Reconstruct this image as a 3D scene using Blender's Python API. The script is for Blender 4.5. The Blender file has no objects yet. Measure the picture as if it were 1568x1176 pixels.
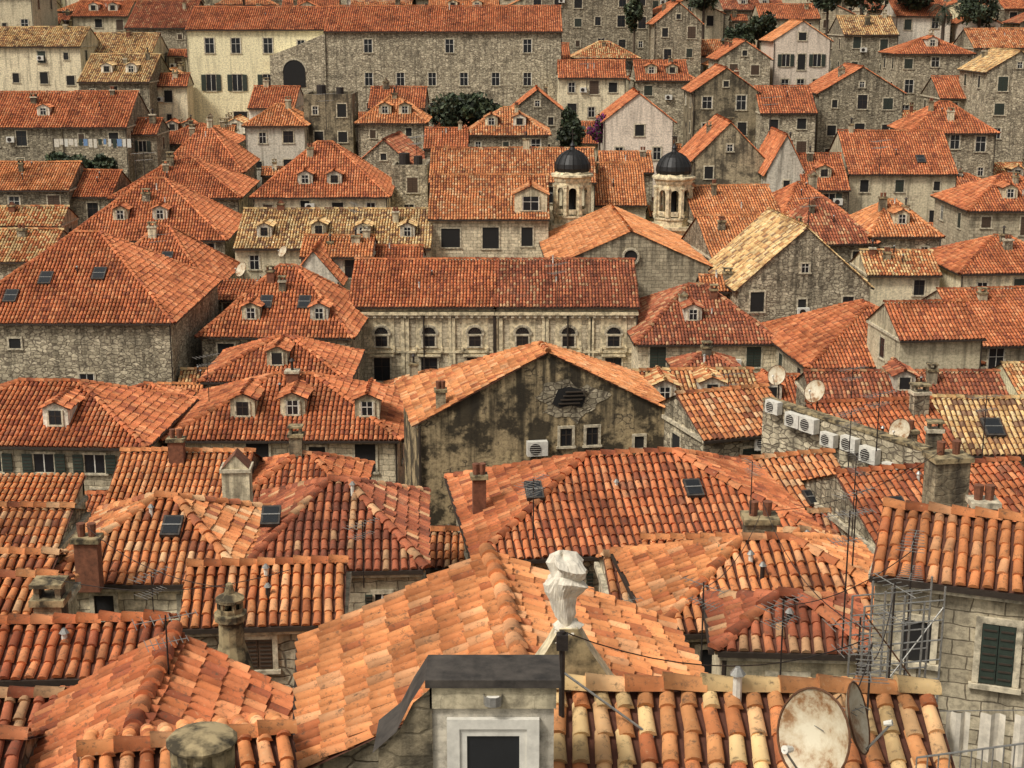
import bpy, math, random
import numpy as np
from mathutils import Vector as V
R=random.Random(11)
NR=np.random.RandomState(5)
COL=bpy.context.scene.collection
def link(o,parent=None):
    COL.objects.link(o)
    if parent: o.parent=parent
    return o
# ------------------------------------------------------------------ materials
MATS={}
def newmat(name):
    m=bpy.data.materials.new(name);m.use_nodes=True;nt=m.node_tree
    b=nt.nodes['Principled BSDF'];MATS[name]=m
    return m,nt,b
def nd(nt,t,**k):
    n=nt.nodes.new(t)
    for a,v in k.items():
        if a.startswith('i_'):
            n.inputs[a[2:].replace('_',' ')].default_value=v
        else: setattr(n,a,v)
    return n
def ramp(nt,src,stops):
    r=nt.nodes.new('ShaderNodeValToRGB');el=r.color_ramp.elements
    while len(el)<len(stops): el.new(.5)
    for e,(p,c) in zip(el,stops):
        e.position=p;e.color=(c,c,c,1) if not isinstance(c,tuple) else (*c,1)
    nt.links.new(src,r.inputs[0]);return r.outputs[0]
def mix(nt,a,b,f,mode='MIX'):
    m=nt.nodes.new('ShaderNodeMix');m.data_type='RGBA';m.blend_type=mode
    for s,v in ((m.inputs[6],a),(m.inputs[7],b),(m.inputs[0],f)):
        if hasattr(v,'links'): nt.links.new(v,s)
        elif isinstance(v,tuple): s.default_value=(*v,1)
        else: s.default_value=v
    return m.outputs[2]
def objcoord(nt):
    # object coordinates shifted by a random amount per object so that no two share a pattern
    tc=nd(nt,'ShaderNodeTexCoord');oi=nd(nt,'ShaderNodeObjectInfo')
    mm=nd(nt,'ShaderNodeMath',operation='MULTIPLY');mm.inputs[1].default_value=83.0;nt.links.new(oi.outputs['Random'],mm.inputs[0])
    cx=nd(nt,'ShaderNodeCombineXYZ');nt.links.new(mm.outputs[0],cx.inputs[0]);nt.links.new(mm.outputs[0],cx.inputs[1])
    ad=nd(nt,'ShaderNodeVectorMath',operation='ADD');nt.links.new(tc.outputs['Object'],ad.inputs[0]);nt.links.new(cx.outputs[0],ad.inputs[1])
    return ad.outputs[0]
def simple(name,col,rough=.7,metal=0,nscale=6,amt=.35,bump=.2,lo=.3,hi=.7):
    m,nt,b=newmat(name)
    n=nd(nt,'ShaderNodeTexNoise',i_Scale=nscale,i_Detail=4.0,i_Roughness=.65)
    nt.links.new(objcoord(nt),n.inputs['Vector'])
    f=ramp(nt,n.outputs[0],[(lo,1-amt),(hi,1.0)])
    nt.links.new(mix(nt,col,f,1.0,'MULTIPLY'),b.inputs['Base Color'])
    b.inputs['Roughness'].default_value=rough;b.inputs['Metallic'].default_value=metal
    if bump:
        bp=nd(nt,'ShaderNodeBump',i_Strength=bump,i_Distance=.02);nt.links.new(n.outputs[0],bp.inputs['Height']);nt.links.new(bp.outputs[0],b.inputs['Normal'])
    return m
def tilemat():
    m,nt,b=newmat('terracotta_tile')
    at=nd(nt,'ShaderNodeAttribute',attribute_name='Col')
    vec=objcoord(nt)
    n=nd(nt,'ShaderNodeTexNoise',i_Scale=.5,i_Detail=5.0,i_Roughness=.7);nt.links.new(vec,n.inputs['Vector'])
    n2=nd(nt,'ShaderNodeTexNoise',i_Scale=9.0,i_Detail=4.0,i_Roughness=.78);nt.links.new(vec,n2.inputs['Vector'])
    c=mix(nt,at.outputs['Color'],ramp(nt,n.outputs[0],[(.35,(.60,.57,.56)),(.54,(1.06,1.06,1.06))]),1.0,'MULTIPLY')
    c=mix(nt,c,(.60,.42,.25),ramp(nt,n.outputs[0],[(.58,0.0),(.74,.35)]))
    c=mix(nt,c,(.09,.07,.048),ramp(nt,n2.outputs[0],[(.29,.9),(.46,0.0)]))
    c=mix(nt,c,(.62,.45,.26),ramp(nt,n2.outputs[0],[(.60,0.0),(.76,.5)]))
    nt.links.new(c,b.inputs['Base Color']);b.inputs['Roughness'].default_value=.88
    b.inputs['Specular IOR Level'].default_value=.2
    bp=nd(nt,'ShaderNodeBump',i_Strength=.45,i_Distance=.012);nt.links.new(n2.outputs[0],bp.inputs['Height']);nt.links.new(bp.outputs[0],b.inputs['Normal'])
tilemat()
simple('tile_channel',(.13,.045,.024),.9,0,5,.5)  # same terracotta as the covers; shade between them is put into this darker colour
def wallmat(name,c1,c2,mortar,bw,bh,msz,stain,streak=.5,bumpd=.02,brick=1.0,dark=(.06,.05,.036),rubble=False,sharp=.12,grime=.55):
    m,nt,b=newmat(name);L=nt.links
    uv=nd(nt,'ShaderNodeUVMap');oi=nd(nt,'ShaderNodeObjectInfo')
    cx=nd(nt,'ShaderNodeCombineXYZ');mm=nd(nt,'ShaderNodeMath',operation='MULTIPLY');mm.inputs[1].default_value=97.0
    L.new(oi.outputs['Random'],mm.inputs[0]);L.new(mm.outputs[0],cx.inputs[0]);L.new(mm.outputs[0],cx.inputs[1])
    off=nd(nt,'ShaderNodeVectorMath',operation='ADD');L.new(uv.outputs[0],off.inputs[0]);L.new(cx.outputs[0],off.inputs[1])
    P=off.outputs[0]
    nz=nd(nt,'ShaderNodeTexNoise',i_Scale=2.2,i_Detail=2.0);L.new(P,nz.inputs['Vector'])
    sc=nd(nt,'ShaderNodeVectorMath',operation='SCALE');sc.inputs['Scale'].default_value=.14
    L.new(nz.outputs['Color'],sc.inputs[0])
    ad=nd(nt,'ShaderNodeVectorMath',operation='ADD');L.new(P,ad.inputs[0]);L.new(sc.outputs[0],ad.inputs[1])
    if rubble:
        mq=nd(nt,'ShaderNodeMapping');mq.inputs['Scale'].default_value=(1/bw,1/bh,0.0);L.new(ad.outputs[0],mq.inputs[0])
        v1=nd(nt,'ShaderNodeTexVoronoi',i_Scale=1.0,i_Randomness=.7);L.new(mq.outputs[0],v1.inputs['Vector'])
        v2=nd(nt,'ShaderNodeTexVoronoi',feature='DISTANCE_TO_EDGE',i_Scale=1.0,i_Randomness=.7);L.new(mq.outputs[0],v2.inputs['Vector'])
        sp=nd(nt,'ShaderNodeSeparateColor');L.new(v1.outputs['Color'],sp.inputs[0])
        cc=mix(nt,c2,c1,sp.outputs[0]);mo=ramp(nt,v2.outputs['Distance'],[(.02,1.0),(.09,0.0)])
        bc=mix(nt,cc,mortar,mo);bf=mo
    else:
        br=nd(nt,'ShaderNodeTexBrick',i_Scale=1.0);br.inputs['Color1'].default_value=(*c1,1);br.inputs['Color2'].default_value=(*c2,1);br.inputs['Mortar'].default_value=(*mortar,1)
        br.inputs['Brick Width'].default_value=bw;br.inputs['Row Height'].default_value=bh;br.inputs['Mortar Size'].default_value=msz;br.inputs['Mortar Smooth'].default_value=.4
        L.new(ad.outputs[0],br.inputs['Vector']);bc=br.outputs['Color'];bf=br.outputs['Fac']
    c=bc if brick>=1 else mix(nt,c1,bc,brick)
    n1=nd(nt,'ShaderNodeTexNoise',i_Scale=.5,i_Detail=5.0,i_Roughness=.68);L.new(P,n1.inputs['Vector'])
    n4=nd(nt,'ShaderNodeTexNoise',i_Scale=6.0,i_Detail=5.0,i_Roughness=.78);L.new(P,n4.inputs['Vector'])
    if brick<1:
        c=mix(nt,c,bc,ramp(nt,n1.outputs[0],[(.40,1.0),(.43,0.0)]))
    mp=nd(nt,'ShaderNodeMapping');mp.inputs['Scale'].default_value=(2.6,.2,1);L.new(P,mp.inputs[0])
    n2=nd(nt,'ShaderNodeTexNoise',i_Scale=1.0,i_Detail=4.0,i_Roughness=.6);L.new(mp.outputs[0],n2.inputs['Vector'])
    c=mix(nt,c,ramp(nt,n4.outputs[0],[(.30,.40),(.56,1.15)]),.9,'MULTIPLY')
    p0=.62-.17*stain
    c=mix(nt,c,dark,ramp(nt,n1.outputs[0],[(p0,0.0),(p0+sharp,stain)]))
    c=mix(nt,c,dark,ramp(nt,n2.outputs[0],[(.51,0.0),(.68,streak)]))
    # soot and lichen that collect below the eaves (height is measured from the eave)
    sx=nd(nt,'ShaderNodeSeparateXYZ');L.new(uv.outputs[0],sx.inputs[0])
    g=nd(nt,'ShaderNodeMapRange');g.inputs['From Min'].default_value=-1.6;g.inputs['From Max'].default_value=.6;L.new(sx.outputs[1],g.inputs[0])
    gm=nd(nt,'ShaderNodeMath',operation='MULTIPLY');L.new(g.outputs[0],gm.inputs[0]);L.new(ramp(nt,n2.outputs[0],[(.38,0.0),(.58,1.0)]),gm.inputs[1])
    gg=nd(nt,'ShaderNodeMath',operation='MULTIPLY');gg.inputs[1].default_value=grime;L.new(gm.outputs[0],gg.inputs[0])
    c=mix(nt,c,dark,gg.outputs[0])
    hv=nd(nt,'ShaderNodeHueSaturation');L.new(c,hv.inputs['Color'])
    mr=nd(nt,'ShaderNodeMapRange');mr.inputs['To Min'].default_value=.68;mr.inputs['To Max'].default_value=1.18
    L.new(oi.outputs['Random'],mr.inputs[0]);L.new(mr.outputs[0],hv.inputs['Value'])
    L.new(hv.outputs[0],b.inputs['Base Color']);b.inputs['Roughness'].default_value=.92;b.inputs['Specular IOR Level'].default_value=.2
    ms=nd(nt,'ShaderNodeMath',operation='SUBTRACT');L.new(n4.outputs[0],ms.inputs[0]);
    mu=nd(nt,'ShaderNodeMath',operation='MULTIPLY');mu.inputs[1].default_value=.8*brick;L.new(bf,mu.inputs[0]);L.new(mu.outputs[0],ms.inputs[1])
    bp=nd(nt,'ShaderNodeBump',i_Strength=.8,i_Distance=bumpd);L.new(ms.outputs[0],bp.inputs['Height']);L.new(bp.outputs[0],b.inputs['Normal'])
wallmat('w_s',(.62,.54,.38),(.31,.265,.18),(.17,.14,.10),.36,.2,.022,.52,.55,.03,1.0,rubble=True)
wallmat('w_b',(.72,.62,.43),(.48,.41,.28),(.23,.19,.13),.55,.27,.014,.45,.5)
wallmat('w_c',(.78,.68,.46),(.56,.47,.32),(.36,.31,.22),.45,.22,.012,.38,.45,.012,.25)
wallmat('w_y',(.80,.72,.46),(.68,.60,.38),(.45,.38,.24),.6,.3,.01,.2,.3,.01,.1,grime=.25)
wallmat('w_w',(.80,.73,.59),(.62,.56,.43),(.4,.35,.27),.5,.25,.012,.3,.4,.01,.12,grime=.4)
wallmat('w_p',(.82,.70,.56),(.66,.56,.45),(.42,.35,.28),.5,.25,.012,.15,.25,.01,.08,grime=.25)
wallmat('w_k',(.40,.33,.21),(.25,.205,.135),(.10,.085,.06),.36,.2,.022,.8,.75,.03,.35,(.04,.034,.026),rubble=True,sharp=.10)
wallmat('w_q',(.62,.48,.27),(.42,.33,.20),(.12,.095,.065),.3,.2,.022,.92,.8,.03,.12,(.05,.042,.03),rubble=True,sharp=.075,grime=.85)
simple('trim',(.64,.56,.40),.85,0,5,.65,lo=.35,hi=.6)
simple('glass_dark',(.018,.02,.022),.25,0,2,.3,0)
simple('opening_dark',(.012,.011,.01),.9,0,2,.2,0)
simple('white_paint',(.74,.71,.62),.55,0,7,.3)
simple('shutter_green',(.03,.045,.032),.6,0,9,.3)
simple('palm_leaf',(.035,.055,.022),.6,0,9,.4)
simple('shutter_brown',(.10,.06,.035),.6,0,9,.3)
simple('wood_dark',(.05,.035,.022),.8,0,9,.4)
simple('lead',(.075,.062,.05),.8,0,5,.8)
simple('gutter',(.05,.036,.026),.6,.2,8,.4)
simple('metal_grey',(.34,.33,.30),.45,.5,20,.4)
simple('metal_dark',(.05,.04,.035),.6,.5,20,.4)
simple('rust',(.16,.07,.03),.8,.2,12,.5)
simple('dome_black',(.013,.012,.011),.5,.1,6,.5)
simple('cloth',(.78,.71,.58),.95,0,8,.4)
simple('cloth_blue',(.18,.30,.5),.95,0,8,.3)
simple('brick_red',(.24,.09,.045),.9,0,8,.6)
simple('bark',(.09,.065,.045),.95,0,12,.5)
simple('moss_stone',(.36,.28,.15),.95,0,3.2,.88,.7,.40,.60)
simple('pale_stone',(.80,.68,.44),.85,0,3,.6,.2,.38,.6)
m,nt,b=newmat('dish_paint')
n=nd(nt,'ShaderNodeTexNoise',i_Scale=3.0,i_Detail=6.0,i_Roughness=.7);nt.links.new(objcoord(nt),n.inputs['Vector'])
nt.links.new(ramp(nt,n.outputs[0],[(.40,(.60,.54,.40)),(.53,(.48,.39,.26)),(.62,(.26,.13,.05)),(.74,(.14,.07,.03))]),b.inputs['Base Color']);b.inputs['Roughness'].default_value=.6
m,nt,b=newmat('leaf');at=nd(nt,'ShaderNodeAttribute',attribute_name='Col')
nt.links.new(at.outputs['Color'],b.inputs['Base Color']);b.inputs['Roughness'].default_value=.7
m,nt,b=newmat('ground_paving')
tc=nd(nt,'ShaderNodeTexCoord');br=nd(nt,'ShaderNodeTexBrick',i_Scale=1.2);nt.links.new(tc.outputs['Object'],br.inputs['Vector'])
br.inputs['Color1'].default_value=(.24,.21,.17,1);br.inputs['Color2'].default_value=(.16,.14,.115,1);br.inputs['Mortar'].default_value=(.07,.06,.05,1)
nt.links.new(br.outputs[0],b.inputs['Base Color'])
# ------------------------------------------------------------------ mesh builder
X=V((1,0,0));Y=V((0,1,0));Z=V((0,0,1))
class MB:
    def __init__(s): s.v=[];s.f=[];s.m=[]
    def poly(s,pts,mat):
        k=len(s.v);s.v+=[tuple(p) for p in pts];s.f.append(tuple(range(k,k+len(pts))));s.m.append(mat)
    def obox(s,c,a,b,d,sa,sb,sd,mat):
        c=V(c);k=len(s.v);a=a*sa/2;b=b*sb/2;d=d*sd/2
        for i in (-1,1):
            for j in (-1,1):
                for l in (-1,1): s.v.append(tuple(c+a*i+b*j+d*l))
        for q in ((0,1,3,2),(4,6,7,5),(0,4,5,1),(2,3,7,6),(0,2,6,4),(1,5,7,3)):
            s.f.append(tuple(k+t for t in q));s.m.append(mat)
    def box(s,x0,x1,y0,y1,z0,z1,mat):
        s.obox(((x0+x1)/2,(y0+y1)/2,(z0+z1)/2),X,Y,Z,x1-x0,y1-y0,z1-z0,mat)
    def cyl(s,p,q,r0,r1,n,mat,cap=True):
        p=V(p);q=V(q);d=(q-p).normalized();a=d.orthogonal().normalized();b=d.cross(a);k=len(s.v)
        for i in range(n):
            t=2*math.pi*i/n;o=a*math.cos(t)+b*math.sin(t);s.v.append(tuple(p+o*r0));s.v.append(tuple(q+o*r1))
        for i in range(n):
            j=(i+1)%n;s.f.append((k+2*i,k+2*j,k+2*j+1,k+2*i+1));s.m.append(mat)
        if cap:
            s.f.append(tuple(k+2*i+1 for i in range(n)));s.m.append(mat)
            s.f.append(tuple(k+2*i for i in range(n)));s.m.append(mat)
    def lathe(s,c,prof,n,mat,ph=0):
        k=len(s.v)
        for r,z in prof:
            for i in range(n):
                t=2*math.pi*i/n+ph;s.v.append((c[0]+r*math.cos(t),c[1]+r*math.sin(t),c[2]+z))
        for j in range(len(prof)-1):
            for i in range(n):
                i2=(i+1)%n;s.f.append((k+j*n+i,k+j*n+i2,k+(j+1)*n+i2,k+(j+1)*n+i));s.m.append(mat)
    def build(s,name,parent=None,loc=None,rz=0,smooth=False):
        me=bpy.data.meshes.new(name);me.from_pydata(s.v,[],s.f)
        names=sorted(set(s.m));ix={n:i for i,n in enumerate(names)}
        for n in names: me.materials.append(MATS[n])
        me.polygons.foreach_set('material_index',[ix[t] for t in s.m])
        uv=me.uv_layers.new(name='UVMap');
        co=np.array(s.v);nl=len(me.loops);vi=np.empty(nl,int);me.loops.foreach_get('vertex_index',vi)
        nf=len(s.f);nrm=np.empty(nf*3);me.polygons.foreach_get('normal',nrm);nrm=np.abs(nrm.reshape(-1,3))
        cnt=[len(f) for f in s.f];nl_=np.repeat(nrm,cnt,axis=0);cl=co[vi]
        u=np.where((nl_[:,0]>nl_[:,1])&(nl_[:,0]>=nl_[:,2]),cl[:,1]+31.7,cl[:,0])
        w=np.where(nl_[:,2]>np.maximum(nl_[:,0],nl_[:,1]),cl[:,1],cl[:,2])
        uv.data.foreach_set('uv',np.stack([u,w],1).ravel())
        if smooth: me.polygons.foreach_set('use_smooth',[True]*nf)
        o=bpy.data.objects.new(name,me);link(o,parent)
        if loc is not None: o.location=loc;o.rotation_euler[2]=rz
        return o
# ------------------------------------------------------------------ tiles
PAL={'r':[(.60,.20,.082),(.52,.158,.063),(.66,.265,.115),(.34,.10,.048),(.56,.185,.07)],
'o':[(.72,.295,.115),(.66,.25,.095),(.76,.38,.18),(.48,.16,.065),(.68,.275,.105)],
'm':[(.64,.245,.095),(.66,.30,.125),(.70,.42,.22),(.34,.115,.055),(.58,.21,.08)],
'y':[(.72,.50,.23),(.66,.40,.17),(.76,.58,.31),(.50,.26,.11),(.28,.16,.09)],
'z':[(.74,.52,.25),(.66,.30,.12),(.48,.16,.065),(.74,.45,.22),(.58,.22,.085)],
'd':[(.44,.14,.068),(.36,.11,.055),(.50,.18,.08),(.54,.31,.16),(.24,.078,.044)]}
class Tiles:
    def __init__(s,style,ns): s.ns=ns;s.style=np.array(PAL[style]);s.V=[];s.C=[]
    def emit(s,A,e,d,n,a,b0,b1,w,hh,lift,col):
        N=len(a)
        if N==0: return
        ns=s.ns;t=np.linspace(0,math.pi,ns+1)
        A=np.array(A);e=np.array(e);d=np.array(d);n=np.array(n)
        ph=NR.uniform(0,6,3);wob=.024*(1+np.sin(a*.9+ph[0])*np.sin(b0*.8+ph[1]))
        aw=a+.02*np.sin(b0*1.7+ph[2])
        jit=NR.uniform(-.018,.018,N);lf=lift+NR.uniform(-.008,.02,N)
        out=[]
        for end,(b,sc) in enumerate(((b0,1.0),(b1,.84))):
            off=(-np.cos(t)*w/2*sc)[None,:]+(aw+(jit if end==0 else -jit))[:,None]
            h=(np.sin(t)*hh*sc)[None,:]+(wob+(lf if end==0 else 0*lf))[:,None]
            out.append(A[None,None]+off[...,None]*e+b[:,None,None]*d+h[...,None]*n)
        s.V.append(np.concatenate(out,1));s.C.append(col)
    def color(s,cx,cy):
        N=len(cx);k=len(s.style)
        h=((cx//2)*7919+cy*104729+NR.randint(0,50))%9973
        p=np.array([.34,.24,.16,.12,.14]);cs=np.cumsum(p)
        r=np.where(NR.rand(N)<.45,(h/9973.0),NR.rand(N));i=np.minimum(np.searchsorted(cs,r),k-1)
        c=s.style[i]*NR.uniform(.74,1.14,N)[:,None]
        return c
    def slope(s,pts,A,e,tw=.225,th=.36):
        pts=[V(p) for p in pts];A=V(A);e=V(e).normalized()
        n=(pts[1]-pts[0]).cross(pts[2]-pts[0]).normalized()
        if n.z<0:n=-n
        d=n.cross(e).normalized()
        if d.z<0:d=-d
        p2=[((p-A).dot(e),(p-A).dot(d)) for p in pts]
        amin=min(p[0] for p in p2);amax=max(p[0] for p in p2);nc=max(1,int(round((amax-amin)/tw)));tw=(amax-amin)/nc
        aa=[];b0=[];b1=[];cx=[];cy=[]
        for c in range(nc):
            a=amin+(c+.5)*tw;bs=[]
            for i in range(len(p2)):
                q,r=p2[i],p2[(i+1)%len(p2)]
                if (q[0]-a)*(r[0]-a)<=0 and abs(q[0]-r[0])>1e-6: bs.append(q[1]+(r[1]-q[1])*(a-q[0])/(r[0]-q[0]))
            if len(bs)<2: continue
            lo,hi=min(bs),max(bs);k=int(math.floor(lo/th));j0=R.uniform(-.03,.03)
            while k*th<hi:
                x0=max(lo,k*th);x1=min(hi,(k+1)*th+.05)
                if x1-x0>.07: aa.append(a);b0.append(x0-.02+j0);b1.append(x1+.02);cx.append(c);cy.append(k)
                k+=1
        if aa:
            s.emit(A,e,d,n,np.array(aa),np.array(b0),np.array(b1),tw*.78,.078,.032,s.color(np.array(cx),np.array(cy)))
    def ridge(s,p,q,r=.13):
        p=V(p);q=V(q);d=q-p;L=d.length
        if L<.2:return
        d/=L;e=d.cross(Z).normalized();n=e.cross(d).normalized()
        if n.z<0:n=-n
        k=max(1,int(L/.38));b=np.arange(k)*(L/k)
        c=s.color(np.arange(k)*2,np.zeros(k,int))*.95
        s.emit(p,e,d,n,np.zeros(k),b,b+L/k+.05,r*2.1,r,.03,c)
    def build(s,name,parent,smooth):
        if not s.V:return
        v=np.concatenate(s.V);c=np.concatenate(s.C);N,k=v.shape[:2];ns=s.ns
        q=[(i,i+1,ns+2+i,ns+1+i) for i in range(ns)];cap=[(0,1,2,3)] if ns==3 else [(0,1,4,5),(1,2,3,4)]
        q=np.array(q+cap);nf=len(q)
        F=(np.arange(N)[:,None,None]*k+q[None]).reshape(-1)
        me=bpy.data.meshes.new(name);me.vertices.add(N*k);me.vertices.foreach_set('co',v.reshape(-1))
        me.loops.add(len(F));me.loops.foreach_set('vertex_index',F.astype(np.int32))
        me.polygons.add(N*nf);me.polygons.foreach_set('loop_start',np.arange(N*nf,dtype=np.int32)*4)
        me.polygons.foreach_set('loop_total',np.full(N*nf,4,dtype=np.int32))
        if smooth: me.polygons.foreach_set('use_smooth',np.tile([True]*ns+[False]*len(cap),N))
        me.update()
        at=me.attributes.new('Col','FLOAT_COLOR','FACE')
        cc=np.ones((N*nf,4));cc[:,:3]=np.repeat(c,nf,axis=0);at.data.foreach_set('color',cc.reshape(-1))
        me.materials.append(MATS['terracotta_tile'])
        o=bpy.data.objects.new(name,me);link(o,parent);return o
# ------------------------------------------------------------------ terrain profile
GP=[(-60,12),(0,10),(20,9),(35,6),(60,2.5),(98,.5),(113,2),(130,4.5),(150,8.5),(168,12),(180,15.5),(200,19),(230,28),(300,50),(420,85),(700,110)]
def gz(y): return float(np.interp(y,[p[0] for p in GP],[p[1] for p in GP]))
RP=[(10,20),(17,19),(25,18),(31,16.6),(36,15.6),(46,14),(62,12),(78,11),(98,10.6),(113,11.8),(130,13.9),(148,16.4),(168,20.6),(190,27),(215,32),(240,40),(300,60)]
def rz_(y): return float(np.interp(y,[p[0] for p in RP],[p[1] for p in RP]))
M=MB();ys=[p[0] for p in GP]
for i in range(len(ys)-1):
    xs=list(range(-600,601,60))
    for j in range(len(xs)-1):
        M.poly([(xs[j],ys[i],GP[i][1]),(xs[j+1],ys[i],GP[i][1]),(xs[j+1],ys[i+1],GP[i+1][1]),(xs[j],ys[i+1],GP[i+1][1])],'ground_paving')
M.build('ground')
# ------------------------------------------------------------------ windows etc.
def window(M,c,u,n,w,h,style=0,det=True):
    c=V(c)
    f=.11
    if det:
        M.obox(c+Z*(h/2+f/2),u,Z,n,w+2*f,f,.12,'trim');M.obox(c-Z*(h/2+f/2),u,Z,n,w+2*f+.1,f*.8,.2,'trim')
        M.obox(c-u*(w/2+f/2),u,Z,n,f,h,.11,'trim');M.obox(c+u*(w/2+f/2),u,Z,n,f,h,.11,'trim')
    M.obox(c,u,Z,n,w,h,.024,'glass_dark' if style!=2 else 'opening_dark')
    if style==0 or style==3:
        fm='white_paint' if style==0 else 'wood_dark'
        M.obox(c,u,Z,n,.035,h,.05,fm);M.obox(c+Z*h*.12,u,Z,n,w,.035,.044,fm)
        M.obox(c-u*(w/2-.025),u,Z,n,.05,h,.046,fm);M.obox(c+u*(w/2-.025),u,Z,n,.05,h,.046,fm)
    if style==1:
        for sg in (-1,1):
            M.obox(c+u*sg*(w*.75+f*.6)+n*.09,u,Z,n,w*.5,h,.04,'shutter_green')
            for k in range(5): M.obox(c+u*sg*(w*.75+f*.6)+n*.115+Z*(h*(k-2)/5.5),u,Z,n,w*.4,.03,.03,'wood_dark')
        M.obox(c,u,Z,n,.05,h,.05,'white_paint')
    if style in(4,5):
        sm='shutter_green' if style==4 else 'shutter_brown'
        for sg in (-1,1):
            M.obox(c+u*sg*w*.25+n*.03,u,Z,n,w*.47,h*.98,.04,sm)
            for k in range(7): M.obox(c+u*sg*w*.25+n*.055+Z*(h*(k-3)/7.6),u,Z,n,w*.38,.03,.025,'wood_dark')
def lunette(M,c,u,n,r,mat='glass_dark'):
    c=V(c);k=12;pts=[c+n*.02+u*r*math.cos(math.pi*i/k)+Z*r*math.sin(math.pi*i/k) for i in range(k+1)]
    M.poly(pts,mat)
    for i in range(k):
        t=math.pi*(i+.5)/k;o=u*math.cos(t)+Z*math.sin(t);tn=u*-math.sin(t)+Z*math.cos(t)
        M.obox(c+o*(r+.09),tn,o,n,(r+.2)*math.pi/k,.18,.14,'trim')
    if mat=='glass_dark':
        for i in range(1,6):
            t=math.pi*i/6;o=u*math.cos(t)+Z*math.sin(t);tn=u*-math.sin(t)+Z*math.cos(t)
            M.obox(c+o*r*.5+n*.02,o,tn,n,r,.02,.03,'wood_dark')
        M.obox(c-Z*.05,u,Z,n,2*r+.3,.1,.16,'trim')
def chimney(M,x,y,z0,z1,w,kind=0,mat='w_s'):
    d=w*R.uniform(.7,1.0)
    M.box(x-w/2,x+w/2,y-d/2,y+d/2,z0,z1-.12,mat)
    M.box(x-w/2-.06,x+w/2+.06,y-d/2-.06,y+d/2+.06,z1-.12,z1,'trim' if R.random()<.3 else 'moss_stone')
    if kind==0:
        for k in (-1,1): M.cyl((x+k*w*.23,y,z1),(x+k*w*.23,y,z1+.32),.09,.11,8,'brick_red')
    elif kind==1:
        for k in (-1,1):
            M.box(x+k*w*.38-.05,x+k*w*.38+.05,y-d*.4,y+d*.4,z1,z1+.22,mat)
        M.box(x-w/2-.04,x+w/2+.04,y-d/2-.04,y+d/2+.04,z1+.22,z1+.29,'moss_stone')
    elif kind==2:
        for k in (-1,1):
            M.poly([(x+k*w*.5,y-d*.55,z1+.004),(x+k*w*.5,y+d*.55,z1+.004),(x,y+d*.55,z1+w*.55),(x,y-d*.55,z1+w*.55)],'brick_red')
        for k in (-1,1): M.poly([(x-w*.5,y+k*d*.5,z1+.004),(x+w*.5,y+k*d*.5,z1+.004),(x,y+k*d*.5,z1+w*.55)],mat)
    else:
        M.cyl((x,y,z1),(x,y,z1+.45),.07,.07,8,'metal_dark');M.cyl((x,y,z1+.45),(x,y,z1+.6),.16,.02,8,'metal_dark')
def dormer(M,T,x,y,z,t,w=1.15,h=.85,wm='w_c'):
    dep=h/t;z0=z-.05;z1=z+h
    M.poly([(x-w/2,y,z0),(x+w/2,y,z0),(x+w/2,y,z1),(x,y,z1+w*.24),(x-w/2,y,z1)],wm)
    for k in (-1,1): M.poly([(x+k*w/2,y,z0),(x+k*w/2,y+dep,z1),(x+k*w/2,y,z1)],wm)
    c=V((x,y-.02,z+h*.52));window(M,c,X,-Y,w*.5,h*.72,R.choice([0,0,3,2]),False)
    for k in (-1,1): M.obox(c+X*k*(w*.25+.04),X,Z,Y,.08,h*.78,.09,'trim')
    M.obox(c-Z*(h*.36+.04),X,Z,Y,w*.66,.07,.14,'trim')
    rt=.48;rh=w*.5*rt;o=.12
    for k in (-1,1):
        e0=(x+k*(w/2+o),y-o,z1-o*rt);e1=(x+k*(w/2+o),y+dep-.1,z1-o*rt);r1=(x,y+dep+rh/t,z1+rh);r0=(x,y-o,z1+rh)
        M.poly([e0,e1,r1,r0],'tile_channel');T.slope([e0,e1,r1,r0],e0,Y)
    T.ridge((x,y-o,z1+rh+.02),(x,y+dep+rh/t,z1+rh+.02),.1)
OCC=np.zeros((600,640),bool);OX,OY=-150.0,8.0
def occ_mark(x,y,yaw,L,W,mg=.3):
    c,s=math.cos(yaw),math.sin(yaw)
    xs=[x+a*c-b*s for a in (0,L) for b in (0,W)];ysx=[y+a*s+b*c for a in (0,L) for b in (0,W)]
    i0=int((min(xs)-OX)*2)-1;i1=int((max(xs)-OX)*2)+2;j0=int((min(ysx)-OY)*2)-1;j1=int((max(ysx)-OY)*2)+2
    for i in range(max(i0,0),min(i1,600)):
        for j in range(max(j0,0),min(j1,640)):
            px=OX+i/2+.25-x;py=OY+j/2+.25-y;a=px*c+py*s;b=-px*s+py*c
            if -mg<a<L+mg and -mg<b<W+mg: OCC[i,j]=True
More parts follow.
